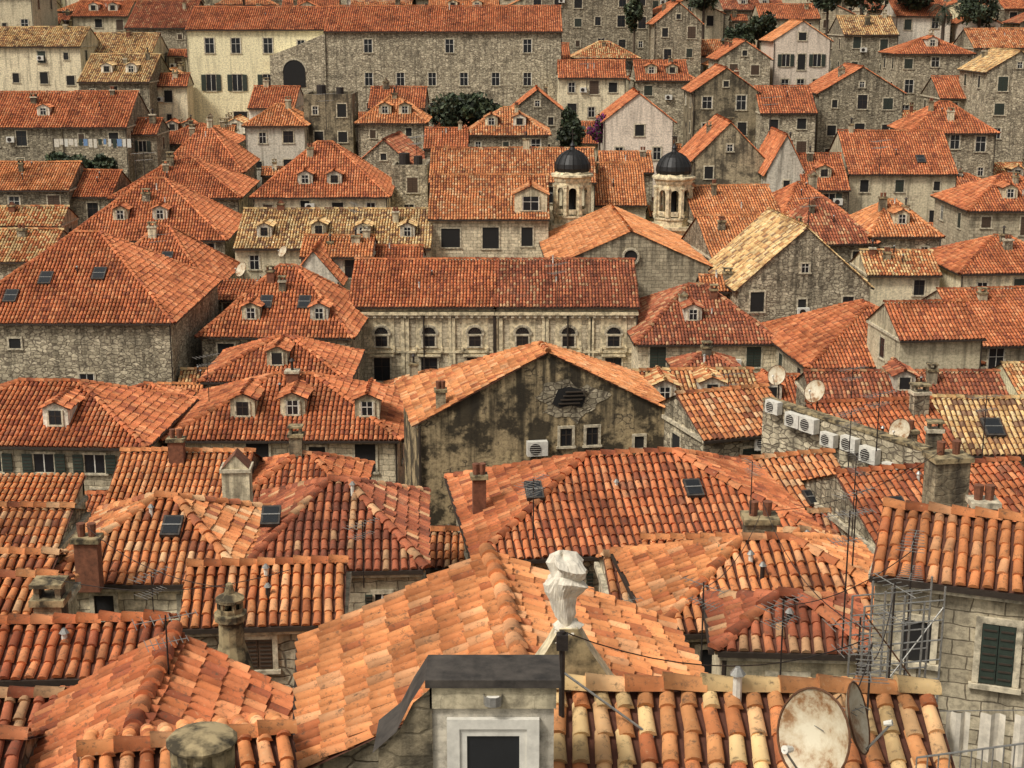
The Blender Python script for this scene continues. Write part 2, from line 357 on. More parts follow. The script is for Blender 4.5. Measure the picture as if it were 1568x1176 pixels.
def building(x,y,z,yaw,L,W,rise,ty,tile,wall,ex='',name=None,wins=None,auto=True):
    yaw=math.radians(yaw);occ_mark(x,y,yaw,L,W)
    wm='w_'+wall;far=y>120;near=y<36
    if name is None: name={'s':'stone_house','b':'stone_house','k':'stone_house'}.get(wall,'plaster_house')
    E=bpy.data.objects.new(name,None);link(E);E.location=(x,y,z);E.rotation_euler[2]=yaw
    H=z-gz(y)+1.5
    M=MB();T=Tiles(tile,5 if near else 3);B=MB()
    B.box(0,L,0,W,-H,0,wm)
    o=.25;og=.12;bp='tile_channel'
    if near: o=.15;og=.08
    def slope(pts,A,e,tiles=True):
        M.poly(pts,bp)
        if tiles:T.slope(pts,A,e,.225 if y<140 else .26)
    t=rise/(W/2) if W else .4
    slope_front=None
    if ty=='gx':
        e0=(-og,-o,-o*t);e1=(L+og,-o,-o*t);r1=(L+og,W/2,rise);r0=(-og,W/2,rise)
        slope([e0,e1,r1,r0],e0,X);slope([(-og,W+o,-o*t),(L+og,W+o,-o*t),r1,r0],(-og,W+o,-o*t),X,near)
        T.ridge((-og,W/2,rise+.03),(L+og,W/2,rise+.03))
        for k in (0,L): B.poly([(k,0,0),(k,W,0),(k,W/2,rise)],wm)
        slope_front=lambda fx,fy:(fx*L,fy*W/2,fy*rise);
    elif ty=='s':
        t=rise/W
        e0=(-og,-o,-o*t);e1=(L+og,-o,-o*t);r1=(L+og,W,rise);r0=(-og,W,rise)
        slope([e0,e1,r1,r0],e0,X);B.box(0,L,W-.2,W,0,rise-.03,wm)
        for k in (0,L): B.poly([(k,0,0),(k,W,0),(k,W,rise)],wm)
        slope_front=lambda fx,fy:(fx*L,fy*W,fy*rise)
    elif ty=='gy':
        t=rise/(L/2)
        for sg,k in ((-1,0),(1,L)):
            e0=(k+sg*o,-og,-o*t);e1=(k+sg*o,W+og,-o*t);r1=(L/2,W+og,rise);r0=(L/2,-og,rise)
            slope([e0,e1,r1,r0],e0,Y)
            M.obox((k+sg*(o+.04),W/2,-o*t-.02),Y,X,Z,W+.2,.1,.1,'gutter')
        T.ridge((L/2,-og,rise+.03),(L/2,W+og,rise+.03))
        for k in (0,W): B.poly([(0,k,0),(L,k,0),(L/2,k,rise)],wm)
    elif ty=='tp':   # gable wall in front, roof planes falling back from its apex ridge
        ra=V((L/2,-og,rise));rb=V((L/2,W*.22,rise));t=rise/(L/2)
        c00=(-o,-og,-o*t);c10=(L+o,-og,-o*t);c01=(-o,W+o,-o*t);c11=(L+o,W+o,-o*t)
        slope([c00,c01,rb,ra],c00,Y);slope([c10,c11,rb,ra],c10,Y);slope([c01,c11,rb],c01,X)
        T.ridge(ra+Z*.03,rb+Z*.03);T.ridge(c01,rb);T.ridge(c11,rb)
        B.poly([(0,0,0),(L,0,0),(L/2,0,rise)],wm)
    elif ty in('hx','hy'):
        if ty=='hx': i=min(W/2,L*.44);ra=V((i,W/2,rise));rb=V((L-i,W/2,rise));
        else: i=min(L/2,W*.44);ra=V((L/2,i,rise));rb=V((L/2,W-i,rise))
        tf=rise/ra.y;tl=rise/ra.x;dz=-o*min(tf,tl)
        c00=(-o,-o,dz);c10=(L+o,-o,dz);c11=(L+o,W+o,dz);c01=(-o,W+o,dz)
        if ty=='hx':
            slope([c00,c10,rb,ra],c00,X);slope([c10,c11,rb],c10,Y);slope([c00,c01,ra],c00,Y);slope([c01,c11,rb,ra],c01,X,near)
            for a,b_ in ((c00,ra),(c10,rb),(c01,ra),(c11,rb)): T.ridge(a,b_)
        else:
            slope([c00,c10,ra],c00,X);slope([c10,c11,rb,ra],c10,Y);slope([c00,c01,rb,ra],c00,Y);slope([c01,c11,rb],c01,X,near)
            for a,b_ in ((c00,ra),(c10,ra),(c01,rb),(c11,rb)): T.ridge(a,b_)
        T.ridge(ra+Z*.03,rb+Z*.03);t=tf
        slope_front=lambda fx,fy:(fx*L,fy*ra.y,fy*rise)
        for k in (-o-.04,L+o+.04): M.obox((k,W/2,dz-.02),Y,X,Z,W+2*o,.1,.1,'gutter')
    elif ty=='f':
        B.box(0,L,0,.25,0,.5,wm);B.box(0,L,W-.25,W,0,.5,wm);B.box(0,.25,.25,W-.25,0,.5,wm);B.box(L-.25,L,.25,W-.25,0,.5,wm)
        M.cyl((L*.3,W*.5,0),(L*.3,W*.5,1.3),.5,.5,12,'metal_dark');M.cyl((L*.7,W*.4,0),(L*.7,W*.4,1.1),.4,.4,12,'metal_dark')
    if ty in('gx','hx','s','hy'):
        M.obox((L/2,-o-.05,-o*t-.03),X,Y,Z,L+2*og,.1 if not near else .06,.1,'gutter')
        M.obox((L/2,-.075,-.16),X,Y,Z,L+.1,.15,.16,'trim')
    if auto and ty!='f' :
        for k in (0,L): M.obox((k,W/2,-.13),Y,X,Z,W,.24,.14,'trim')
        for k in (0.05,L-.05):
            if R.random()<.4: M.cyl((k,-.1,-.2),(k,-.1,-H),.045,.045,6,'gutter',False)
    ww,wh=(.95,1.35)
    if y<45: ww,wh=.6,.85
    if wins is None:
        if 'n' not in ex.split():
            nc=max(1,int(L/(2.5 if y>45 else 1.9)));top=-(.5+wh/2)
            st=R.choice([0,3,1,2,4,5,2])
            for r in range(3):
                zz=top-r*(2.75 if y>45 else 1.9)
                if -zz>H-1:break
                for k in range(nc):
                    if R.random()<.12: continue
                    q=R.choice([1,1,1.1,.8,.6]);window(B,(L*(k+.5)/nc+R.uniform(-.28,.28),-.002,zz+R.choice([0,0,.2,-.1])),X,-Y,ww*q,wh*q*R.choice([1,1,.8]),st if R.random()<.55 else R.choice([0,2,4,3,5]))
            if ty=='gy' and L>4: window(B,(L/2,-.002,rise*.32),X,-Y,.55,.6,R.choice([0,2]))
            ns_=int(W/3.6)
            for sx,sn in ((0,-X),(L,X)):
                for r in range(2):
                    for k in range(ns_):
                        if R.random()<.35: continue
                        window(B,(sx,W*(k+.5)/ns_,top-r*2.75),Y,sn,ww*.85,wh*.9,R.choice([0,2,3,4]))
            if y>60 and R.random()<.35:
                c=V((L*R.uniform(.2,.8),-.25,-R.uniform(.5,2.2)));B.obox(c,X,Y,Z,.8,.3,.55,'white_paint');B.cyl(c-Y*.15-X*.08,c-Y*.17-X*.08,.21,.21,12,'metal_dark')
    else:
        for (dx,dz,w_,h_,st) in wins: window(B,(dx,-.002,dz),X,-Y,w_,h_,st)
    for tk in ex.split():
        if ':' not in tk: continue
        fx,fy=[float(q) for q in tk[1:].split(':')]
        if slope_front is None: continue
        px,py,pz=slope_front(fx,fy)
        if tk[0]=='d': dormer(M,T,px,py,pz,t,(1.15 if y>45 else .8)*(1.1 if far else 1),.9 if y>45 else .6,'w_w' if R.random()<.6 else 'w_c')
        if tk[0]=='k':
            sl=V((0,1,t)).normalized();nn=V((0,-t,1)).normalized();c=V((px,py,pz))+nn*.14
            q=1 if y>45 else .62
            M.obox(c,X,sl,nn,.8*q,1.15*q,.12,'lead');M.obox(c+nn*.04,X,sl,nn,.62*q,.95*q,.06,'glass_dark')
            M.obox(c+nn*.05,X,sl,nn,.78*q,.04,.07,'metal_grey')
        if tk[0]=='c': chimney(B,px,py,pz-.4,pz+R.uniform(.9,1.3)*(1 if y>45 else .7),.6 if y>45 else .42,R.choice([0,1,2,1]),R.choice(['w_s','w_k','w_c']))
    if auto and ty not in('f','tp') and 'x' not in ex.split():
        for q in range(R.choice([1,1,2])):
            if R.random()<(.75 if y>45 else .35):
                fx=R.uniform(.1,.9);
                if ty=='gy': px,py,pz=L*.5+R.choice([-1,1])*L*.2,R.uniform(.2,.9)*W,rise*.6
                else:
                    fy=R.uniform(.6,1.0);fx=R.uniform(.3,.7) if ty[0]=='h' else fx;px,py,pz=slope_front(fx,fy) if slope_front else (L/2,W/2,0)
                chimney(B,px,py,pz-.4,pz+R.uniform(.5,1.0),R.uniform(.35,.65)*(1 if y>45 else .7),R.choice([0,1,2,3,1]),R.choice(['w_k','w_k','w_c','w_s','brick_red']))
    if auto and slope_front and R.random()<.6:   # vent pipes
        rr=random.Random(int(x*10+y*7))
        for q in range(rr.choice([1,2])):
            px,py,pz=slope_front(rr.uniform(.4,.6),rr.uniform(.3,.9));h=rr.uniform(.3,.6)*(1 if y>45 else .6)
            B.cyl((px,py,pz-.1),(px,py,pz+h),.05,.05,7,'metal_dark' if rr.random()<.6 else 'white_paint');B.cyl((px,py,pz+h),(px,py,pz+h+.08),.09,.03,7,'metal_grey')
    B.build('walls',E);M.build('roof_base',E);T.build('roof_tiles',E,near)
    return E
TAB="""-74,196,32.3,0,12.7,10.7,2.4,gx,yc
-64,182,26.2,0,12.4,9.6,2.1,gx,yc
-49.2,172,22.5,0,8.0,12.4,2.8,gx,ys,d.35:.3 d.7:.3
-52.3,188,25.2,0,7.8,9.5,2.3,gx,yc
-50.6,200,28.2,0,8.4,15.5,3.4,gx,ds
-41.8,176,21.9,0,4.0,3.6,1.2,gx,rc
-56.7,152,18.9,0,11.2,11,3.1,gx,rs,d.8:.3
-45.1,151,19.0,0,6.4,11,3.1,gx,rs
-39.5,153,18.1,0,3.3,5.7,1.3,gx,rs
5.3,172,23.0,0,7.6,5.6,1.7,gx,rc
14.2,173,22.6,0,6.0,9.0,2.0,gx,rs,d.3:.3 d.7:.3
18.2,195,28.8,0,6.0,9.0,2.5,gy,rs
1.8,206,32.7,0,17.1,9.6,2.1,gx,ds
19.2,160,22.0,0,6.8,9.0,2.4,gy,rk
23.9,176,24.9,0,6.0,9.0,2.0,gy,rs
40.7,187,27.5,0,6.6,9.6,2.1,gx,ys,c.5:.5
44.6,176,25.5,0,8.7,7.8,1.7,hx,rs,d.5:.4
55.8,184,26.0,0,9.3,9.3,2.1,gx,ms
33.1,163,21.7,0,9.1,9.0,2.7,gy,rs
50.4,161,24.0,0,6.8,10.0,2.1,gy,ys
40.0,150,18.5,0,8.3,9,2.7,hx,rs,c.5:.4
25.9,157,20.0,0,5.8,9,2.4,gx,rs
16.5,136,17.1,0,6.5,10.0,3.3,gy,rk
-4.5,150,18.3,0,8.1,8.2,2.3,hx,ms,d.3:.3 d.65:.3
0.1,161,20.0,0,5.2,8.0,2.1,gy,rs
-8.4,144,17.5,0,4.1,5.2,1.6,gx,rs
-15.5,151,19.4,0,6.7,8.1,2.3,hx,os,d.4:.3 d.7:.3
-15.2,160,20.3,0,5.9,8.4,1.9,gx,rs
-27.5,155,18.8,0,6.1,8.5,1.9,hx,ow
-28.8,165,20.0,0,5.0,9.2,2.0,gx,rw
-21.8,158,21.3,0,5.1,6.0,0.3,f,rk
-14.4,138,16.5,-6,5.2,9.0,2.2,gy,ds
-21.9,126,15.0,2,11.3,11.5,4.0,hx,rc,d.38:.2 d.6:.2
-34.9,115,12.9,3,12.4,12.5,4.0,hx,rs,d.33:.3 d.58:.3
-34.5,128,14.6,3,10.9,12.7,2.8,hx,rs,c.4:.8
-33.5,141,15.5,3,7.9,12.3,3.6,hx,rs
-48,130,15.1,0,9.3,8.3,1.9,gx,os
-44,116,13.9,0,8.6,4.8,1.1,gx,zc
-43,108,12.4,0,9.0,7.8,1.7,gx,zs
-39.0,131,14.4,0,3.7,7.9,1.8,gx,rs
-21.6,115,12.3,0,15.2,10.2,2.3,gx,yc,d.14:.25 d.42:.3 d.65:.25 d.88:.25
-7.1,129,15.9,0,14.3,9,2.4,gx,mc
6.9,130,13.8,0,4.8,11,3.0,gx,oc
8.4,141,15.5,0,4.9,6.9,1.5,gx,os
8.2,94,9.3,2,9.1,12.0,2.7,hx,db,d.42:.35
-19.7,92,10.3,-2,9.5,10.4,3.5,hx,rs,d.32:.2 d.78:.2 k.4:.45 k.66:.45
-21.1,103,10.5,0,5.4,2.6,0.9,s,rk,x
-16.1,106,11.2,0,3.6,8.0,2.2,gy,rw
-15.6,109,12.6,0,5.2,4.9,1.1,gx,ow
-30.0,103.2,11.0,0,8.6,11.7,3.7,hx,rs,k.6:.5
-15.9,66,11.0,0,10.6,8.6,1.9,hx,rb,d.31:.3 d.53:.32 d.86:.3
-17.1,80,10.3,0,7.9,7.2,1.6,hx,rs,d.5:.3
-0.8,38,15.75,8,9.6,7.0,1.6,hx,rs,k.66:.55 k.18:.6
-11.3,34,16.6,0,4.7,5.2,1.2,hx,mb,k.58:.6
-6.7,35,16.5,3,4.4,5.9,1.3,hx,db,k.12:.55
-14.3,50,13.2,0,4.7,5.1,1.1,gx,os
-9.6,50,13.3,0,4.0,4.4,1.0,hx,rs
17.9,87,9.4,6,10.6,12,2.6,hy,rb,x
29.0,92,9.6,6,9.9,11.4,2.5,gx,rb
16.1,77,9.9,0,10.5,4.6,1.0,gx,ds,d.48:.3
7.5,56,13.9,18,3.9,5.0,1.1,gx,ms,x
6.5,71,10.6,4,6.1,6.8,1.5,gx,zs,d.2:.3 d.6:.35 x
7.6,43,14.4,14,3.9,7.0,1.4,gx,ms,k.6:.4 x
12.1,52,13.7,10,4.9,7.3,1.6,gx,rs
17.4,58,12.7,0,8.3,6.4,1.4,gx,ys,k.3:.4
10.6,40,15.1,12,5.9,6.6,1.3,gx,rs,k.2:.5 x
36.7,119,14.7,0,9.1,10.1,2.3,hx,rb,d.4:.3
31.8,104,12.2,4,8.8,8.7,1.9,hx,rc
30.5,135,16.0,0,9.7,11,3.3,gx,rc,k.7:.3
22.7,133,16.4,0,3.3,8,3.1,gy,rw
25.7,131.2,15.0,0,4.0,9,2.6,gx,rs,d.5:.3
14.9,119,13.6,8,7.2,9.5,2.4,gx,os
22.2,121,13.7,8,5.6,9,2.4,hx,rs
14.8,109,12.5,8,7.1,9,2.4,gx,os
21.7,112,13.1,8,6.1,8.5,2.8,hx,ds
27.5,113,13.5,0,5.2,9.4,2.1,hx,os,d.5:.3
15.3,99,12.0,6,9.1,9.5,4.0,gy,ys
25.2,104,12.1,0,5.1,5.4,1.2,gx,zc
13.1,101,11.5,0,2.2,2.9,0.7,gx,os
-6.6,16.9,20.0,3,3.6,3.4,1.1,gy,rs,x n
-10.3,19.5,19.2,4,3.4,2.6,0.6,gx,ds,x
-9.0,16.6,20.2,4,2.6,2.2,0.5,gx,ds,x
-8.9,22.8,19.35,3,2.9,2.1,0.42,gx,rs,x
-4.6,14.3,21.2,14,2.3,2.6,0.5,gx,os,x
0.45,13.3,22.3,0,4.0,2.8,0.62,gx,zs,x
3.8,25,18.9,-4,2.6,2.2,0.5,hx,dc,x
3.0,28,17.9,6,5.5,4.4,1.0,hx,os,x
-17.4,39,15.6,0,4.7,3.2,0.6,gx,ms,x
-15.4,33,16.6,0,4.2,2.8,0.5,gx,ms,x
-13.3,28,17.8,0,3.6,3.0,0.6,gx,mc,x
-6.9,29,17.6,4,3.3,2.9,0.7,gx,os,x
2.3,31.5,17.1,4,2.4,2.6,0.55,gx,ms,x
-2.8,42,14.0,0,1.5,2.6,0.5,gx,ms,x
6.4,34,16.7,4,2.1,2.8,0.6,hx,ms,x
22.3,83.5,11.9,6,4.9,5.5,1.5,gx,rc,x
-19.9,48,13.4,0,4.7,2.4,0.7,s,oc,x
13.8,128,14.2,0,2.2,5.0,1.1,gx,os
-10.8,134,16.3,0,3.2,6.0,0.3,f,rs
3.6,37,15.6,0,2.2,2.4,0.5,gx,os,x
9.3,42,14.3,4,2.8,3.2,0.7,gx,ds,x
-11.8,110,11.8,0,5,4.6,1.0,gx,rw
47.6,168,20.9,0,6.5,8,2.1,gx,rs"""
for l in TAB.split('\n'):
    q=l.split(',');building(*[float(k) for k in q[:7]],q[7],q[8][0],q[8][1],q[9] if len(q)>9 else '')
# individually described buildings -------------------------------------------------
building(-34.1,88,12.0,0,13.5,14.6,4.3,'hx','r','s','k.38:.45 k.25:.25 k.62:.5 x',None,[(4,-1.4,.7,.6,2),(8.2,-4.2,.9,1.8,0),(4.5,-5,.9,1.4,3)])
building(-27.5,64,11.4,-3,11.1,8.2,1.8,'hx','r','b','d.62:.25 x',None,[(6.6,-.9,.9,.85,1),(8.9,-.9,.9,.85,1),(9.2,-2.9,1.0,1.6,2),(4.2,-.9,.9,.85,1)])
building(-6.6,118,14.2,0,9.5,10.4,2.8,'gx','m','b','x',None,[(1.7,-1.6,1.5,1.5,2),(4.9,-1.6,1.3,1.7,2),(7.8,-1.5,.9,1.5,2),(1.7,-4.6,.9,1.5,0),(4.9,-4.6,.9,1.5,0)])
building(30.9,180,26.9,0,6.7,9.0,2.2,'gy','o','p','x n','cream_gable_house',[(3.35,.45,.9,.9,2),(1.5,-2.3,.9,1.4,1),(3.35,-2.5,.9,1.8,2),(5.2,-2.3,.9,1.4,1),(1.5,-5.2,.9,1.4,0),(3.35,-5.2,.9,1.4,0),(5.2,-5.2,.9,1.4,0)])
building(9.2,151,19.5,0,7.0,9.0,2.7,'gy','r','p','x','cream_gable_house',[(3.6,-.9,.9,1.1,2),(1.6,-3.2,.8,1.2,0),(5.4,-3.2,.8,1.2,0)])
building(-38.4,180,28.2,0,16.3,11.4,2.5,'gx','r','y','x','monastery_building',
  [(2.7,-1.9,1.1,1.7,0),(5.8,-1.9,1.1,1.7,0),(9.6,-1.9,1.1,1.7,0),(2.7,-6.2,1.1,1.9,1),(5.8,-6.2,1.1,1.9,1),(9.4,-6.2,1.1,1.9,1),(6,-10.8,1.6,2.4,2),(13.5,-2,.9,1.4,0)])
ww=[(5+i*3.72,-5.5,.95,1.45,0) for i in range(6)]+[(x,-1.7,1,1.5,0) for x in (5,14.5,23.6)]+[(5+i*3.72,-8.6,.6,.7,2) for i in range(0,6,2)]
building(-21.8,178,28.0,0,27.6,12.7,2.8,'gx','r','s','x','monastery_building',ww)
M=MB();M.poly([(-28.3,177.8,14),(-21.8,177.8,14),(-21.8,177.8,27.7),(-24.5,177.8,26.6),(-28.3,177.8,25.2)],'w_s')
M.poly([(-28.3,177.8,14),(-28.3,180,14),(-28.3,180,25.2),(-28.3,177.8,25.2)],'w_s')
M.poly([(-28.3,177.8,25.2),(-28.3,180,25.2),(-24.5,180,26.6),(-24.5,177.8,26.6)],'trim');M.poly([(-24.5,177.8,26.6),(-24.5,180,26.6),(-21.8,180,27.7),(-21.8,177.8,27.7)],'trim')
for k in range(len(M.v)): M.v[k]=(M.v[k][0],M.v[k][1],M.v[k][2]-27.7)
M.box(-26.8,-24.2,177.74,177.79,-6.1,-4.3,'opening_dark');lunette(M,(-25.5,177.77,-4.3),X,-Y,1.3,'opening_dark');M.build('stone_bastion_wall',None,(0,0,27.7))
building(2.9,106,12.3,2,11.3,15,2.5,'gy','o','b','x','church_building',[(2,-3.5,.9,1.6,2),(9.3,-3.5,.9,1.6,2),(5.6,-2.6,1.2,1.8,2)])
M=MB()
for i in range(20):
    t=2*math.pi*i/20;M.obox((8.55+.55*math.cos(t),106.1,13.0+.55*math.sin(t)),V((-math.sin(t),0,math.cos(t))),Y,V((math.cos(t),0,math.sin(t))),.2,.2,.16,'trim')
M.poly([(8.55+.5*math.cos(2*math.pi*i/20),106.08,13.0+.5*math.sin(2*math.pi*i/20)) for i in range(20)],'opening_dark');M.build('church_round_window')
def tower(x,y,z):
    E=bpy.data.objects.new('bell_tower',None);link(E);E.location=(x,y,z)
    M=MB();r=1.5;zt=3.6;st='pale_stone'
    M.box(-1.6,1.6,-1.6,1.6,-12,-.3,st);M.box(-1.75,1.75,-1.75,1.75,-.3,0,st)
    M.lathe((0,0,0),[(1.6,0),(1.6,.55),(1.7,.55),(1.7,.7),(1.4,.7)],8,st,math.pi/8)
    M.lathe((0,0,0),[(.3,.6),(.3,3.5)],8,'opening_dark',math.pi/8)
    for i in range(8):
        t=2*math.pi*i/8;n=V((math.cos(t),math.sin(t),0));u=V((-math.sin(t),math.cos(t),0))
        ap=r*math.cos(math.pi/8);w=2*r*math.sin(math.pi/8);ow=.32;zs=2.65
        for th in (0,.22):
            c=n*(ap-th)
            for sg in (-1,1):
                M.poly([c+u*sg*ow+Z*.7,c+u*sg*w/2+Z*.7,c+u*sg*w/2+Z*zt,c+u*sg*ow+Z*zs],st)
            k=8;prev=None
            for j in range(k+1):
                a=math.pi*j/k;p=c+u*ow*math.cos(a)+Z*(zs+ow*math.sin(a));q=c+u*(w/2)*math.cos(a)+Z*zt
                if prev: M.poly([prev[0],p,q,prev[1]],st)
                prev=(p,q)
        for sg in (-1,1): M.obox(n*(ap-.11)+u*sg*(ow+.01)+Z*1.62,u,n,Z,.03,.21,1.85,st)
        t2=t+math.pi/8;n2=V((math.cos(t2),math.sin(t2),0));u2=V((-math.sin(t2),math.cos(t2),0))
        M.obox(n2*(r+.03)+Z*1.9,u2,n2,Z,.24,.2,2.3,st);M.obox(n2*(r+.05)+Z*3.1,u2,n2,Z,.34,.28,.16,st);M.obox(n2*(r+.05)+Z*.85,u2,n2,Z,.34,.28,.2,st)
        M.obox(n*(ap+.03)+Z*1.02,u,n,Z,.6,.06,.4,st)
    M.lathe((0,0,0),[(1.2,3.4),(1.55,3.4),(1.62,3.55),(1.62,3.7),(1.85,3.85),(1.85,4.0),(1.5,4.05),(1.42,4.25)],8,st,math.pi/8)
    M.build('belfry',E)
    D=MB();pr=[(1.36,4.2),(1.44,4.5),(1.4,4.85),(1.22,5.25),(.95,5.58),(.58,5.82),(.26,5.95),(.18,6.2),(.24,6.3),(.1,6.5),(.03,6.7)]
    D.lathe((0,0,0),pr,24,'dome_black')
    for i in range(12):
        t=2*math.pi*i/12;n=V((math.cos(t),math.sin(t),0))
        for (r0,z0),(r1,z1) in zip(pr[:6],pr[1:7]): D.cyl(n*r0+Z*z0,n*r1+Z*z1,.05,.05,5,'dome_black')
    D.box(-.03,.03,-.03,.03,6.6,7.6,'metal_dark');D.box(-.25,.25,-.025,.025,7.2,7.26,'metal_dark')
    D.build('dome',E)
tower(4.95,122.8,13.2);tower(13.3,122.8,13.0)
def palace(x,L,xs,tile):
    E=building(x,98,11.0,0,L,10.0,2.25,'gx',tile,'b','n x','palace_building',[])
    M=MB()
    M.box(-.02,L+.02,-.32,-.005,-.62,-.42,'pale_stone');M.box(0,L,-.12,-.005,-.85,-.62,'trim');M.box(0,L,-.14,-.005,-3.25,-3.1,'pale_stone')
    for k in range(int(L/.5)): M.box(k*.5+.1,k*.5+.3,-.26,-.13,-.82,-.625,'trim')
    for xc in xs:
        a=xc-x
        M.obox((a,-.01,-1.95),X,Y,Z,1.75,.03,2.1,'pale_stone')
        lunette(M,(a,-.03,-1.95),X,-Y,.46);window(M,(a,-.03,-2.45),X,-Y,.8,.7,3)
        window(M,(a,-.01,-4.4),X,-Y,1.1,1.6,3);M.obox((a,-.12,-3.42),X,Y,Z,1.6,.24,.12,'pale_stone')
        for sg in (-1,1): M.obox((a+sg*1.45,-.06,-3.3),X,Y,Z,.24,.12,5.0,'pale_stone')
        for sg in (-1,1): M.obox((a+sg*.85,-.1,-3.0),X,Y,Z,.14,.2,.3,'pale_stone')
        window(M,(a,-.004,-7.4),X,-Y,1.1,1.8,4)
    for k in (.02,L/2+.1,L-.06): M.cyl((k,-.2,-.6),(k,-.2,-8),.06,.06,6,'gutter',False)
    M.build('facade_ornament',E)
palace(-10.9,9.75,[-8.8,-5.6,-2.5],'r');palace(-1.15,9.6,[.7,3.8,6.85],'d')
M=MB();T=Tiles('m',3);dormer(M,T,0,0,0,.54,2.6,1.5,'w_c');E=bpy.data.objects.new('gable_dormer',None);link(E);E.location=(1.5,118.6,14.5);M.build('walls',E);T.build('roof_tiles',E,False)
building(-3.8,58,13.9,9,10.6,7.0,2.75,'tp','o','q','x','weathered_gable_house',
  [(6.1,-.85,.5,.75,3),(7.2,-.85,.5,.75,3),(3.1,-5,.7,1,2),(6.6,-3.6,.8,1.1,2),(9.2,-1.2,.4,.5,2)])
M=MB()
yw=math.radians(9)
def gpt(a,h,o=.05): return V((-3.8+a*math.cos(yw)+o*math.sin(yw),58+a*math.sin(yw)-o*math.cos(yw),13.9+h))
u=V((math.cos(yw),math.sin(yw),0));n=V((math.sin(yw),-math.cos(yw),0))
M.poly([gpt(5.5,.6),gpt(5.8,.42),gpt(6.3,.5),gpt(6.75,.4),gpt(6.9,.8),gpt(6.7,1.15),gpt(6.2,1.3),gpt(5.75,1.2)],'opening_dark')
for k in range(4): M.obox(gpt(6.2+.1*k,.6+.16*k,.1),u,n,Z,.9,.08,.05,'wood_dark')
rp=[gpt(6.2+1.35*(1+.22*math.sin(3*a+1)+.14*math.sin(7*a))*math.cos(a),.7+.8*(1+.2*math.sin(4*a)+.15*math.sin(9*a))*math.sin(a),.02) for a in [2*math.pi*i/36 for i in range(36)]]
M.poly(rp,'w_s')
for i in range(len(M.v)): M.v[i]=(M.v[i][0],M.v[i][1],M.v[i][2]-16)
M.build('broken_plaster_opening',None,(0,0,16))
def aircon(p,u,n,s=1.0):
    M=MB();M.obox((0,0,0),u,n,Z,.85*s,.32*s,.6*s,'white_paint')
    c=n*(.165*s)-u*.1*s
    M.cyl(c,c+n*.015,.24*s,.24*s,20,'metal_dark')
    for k in range(5): M.obox(c+n*.02+Z*(k-2)*.09*s,u,n,Z,.46*s,.01,.012,'white_paint')
    for sg in (-1,1): M.obox(u*sg*.3*s-Z*.33*s-n*.05,u,n,Z,.04,.4*s,.04,'metal_grey')
    M.build('air_conditioner',None,p)
aircon(gpt(4.85,-1.2,.25),u,n,1.0);aircon(gpt(3.8,-2.1,.25),u,n,.85)
aircon((10.0,56.6,13.5),X,-Y,.95);aircon((26,150,17),X,-Y,.95)
wa=V((9.5,53.6,16.35));wb=V((13.7,47.0,15.7));wd=(wb-wa);wl=wd.length;wdn=V((wd.x,wd.y,0)).normalized();wn=V((wdn.y,-wdn.x,0))
if wn.y>0: wn=-wn
M=MB();M.obox((0,0,-1.5),wdn,wn,Z,wl,.35,3.0,'w_s');M.obox((0,0,.05),wdn,wn,Z,wl,.45,.1,'moss_stone');M.build('terrace_wall',None,(wa+wb)/2)
for i,(f,dz) in enumerate(((.1,.3),(.24,.45),(.34,.38),(.47,.6),(.6,.42),(.72,.5),(.85,.7))):
    aircon(wa.lerp(wb,f)+wn*.38-Z*dz,wdn,wn,.78+.05*(i%3))
building(6.3,24.2,20.65,-20,6.2,2.8,.68,'gx','o','b','x','shuttered_house',[(.75,-1.2,.5,.75,2),(2.1,-1.25,.55,1.1,4),(3.6,-1.25,.55,1.1,4)])
building(-2.55,17,20.8,7,5.4,4.0,1.2,'gy','o','s','n x','long_roof_house')
# ------------------------------------------------------------------ fillers
def freerect(x,y,L,W):
    i0=int((x-OX)*2);i1=int((x+L-OX)*2)+1;j0=int((y-OY)*2);j1=int((y+W-OY)*2)+1
    if i0<0 or j0<0 or i1>600 or j1>640: return False
    return not OCC[i0:i1,j0:j1].any()
for g in ((-9,156,7,7),(4,153,7,6),(-46,141,7,6)): occ_mark(g[0],g[1],0,g[2],g[3],0)
nf=0
for sz in (8.5,6.0,4.0,2.6):
    yy=22.0
    while yy<255:
        lim=.345*yy*1.08+4;xx=-lim+R.uniform(0,1)
        while xx<lim:
            L=sz*R.uniform(.9,1.2);W=sz*R.uniform(.9,1.15)
            if freerect(xx,yy,L,W) and nf<420:
                if yy<45: ze=rz_(yy)-R.uniform(1.8,2.8)
                elif yy<205: ze=rz_(yy)-R.uniform(2.2,4.5)
                else: ze=rz_(yy)-R.uniform(.6,2.4)
                if 70<yy<98 and -12<xx+L/2<10: ze=min(ze,6.2)
                if 160<yy<180 and -40<xx+L/2<7: ze=min(ze,17.0)
                ty=R.choice(['gx','gx','hx','gy']) if sz>3 else 'gx'
                rise=(L if ty=='gy' else W)*.5*.44
                ex='' if yy>45 else 'x'
                if R.random()<.3 and ty!='gy' and yy>45 and sz>4: ex='d.35:.3 d.7:.3'
                building(xx,yy,ze,R.uniform(-4,6),L-.3,W-.3,rise,ty,R.choice('rrroomdz'),R.choice('sbbccwpky'),ex);nf+=1
                xx+=L
            xx+=1.0
        yy+=1.5
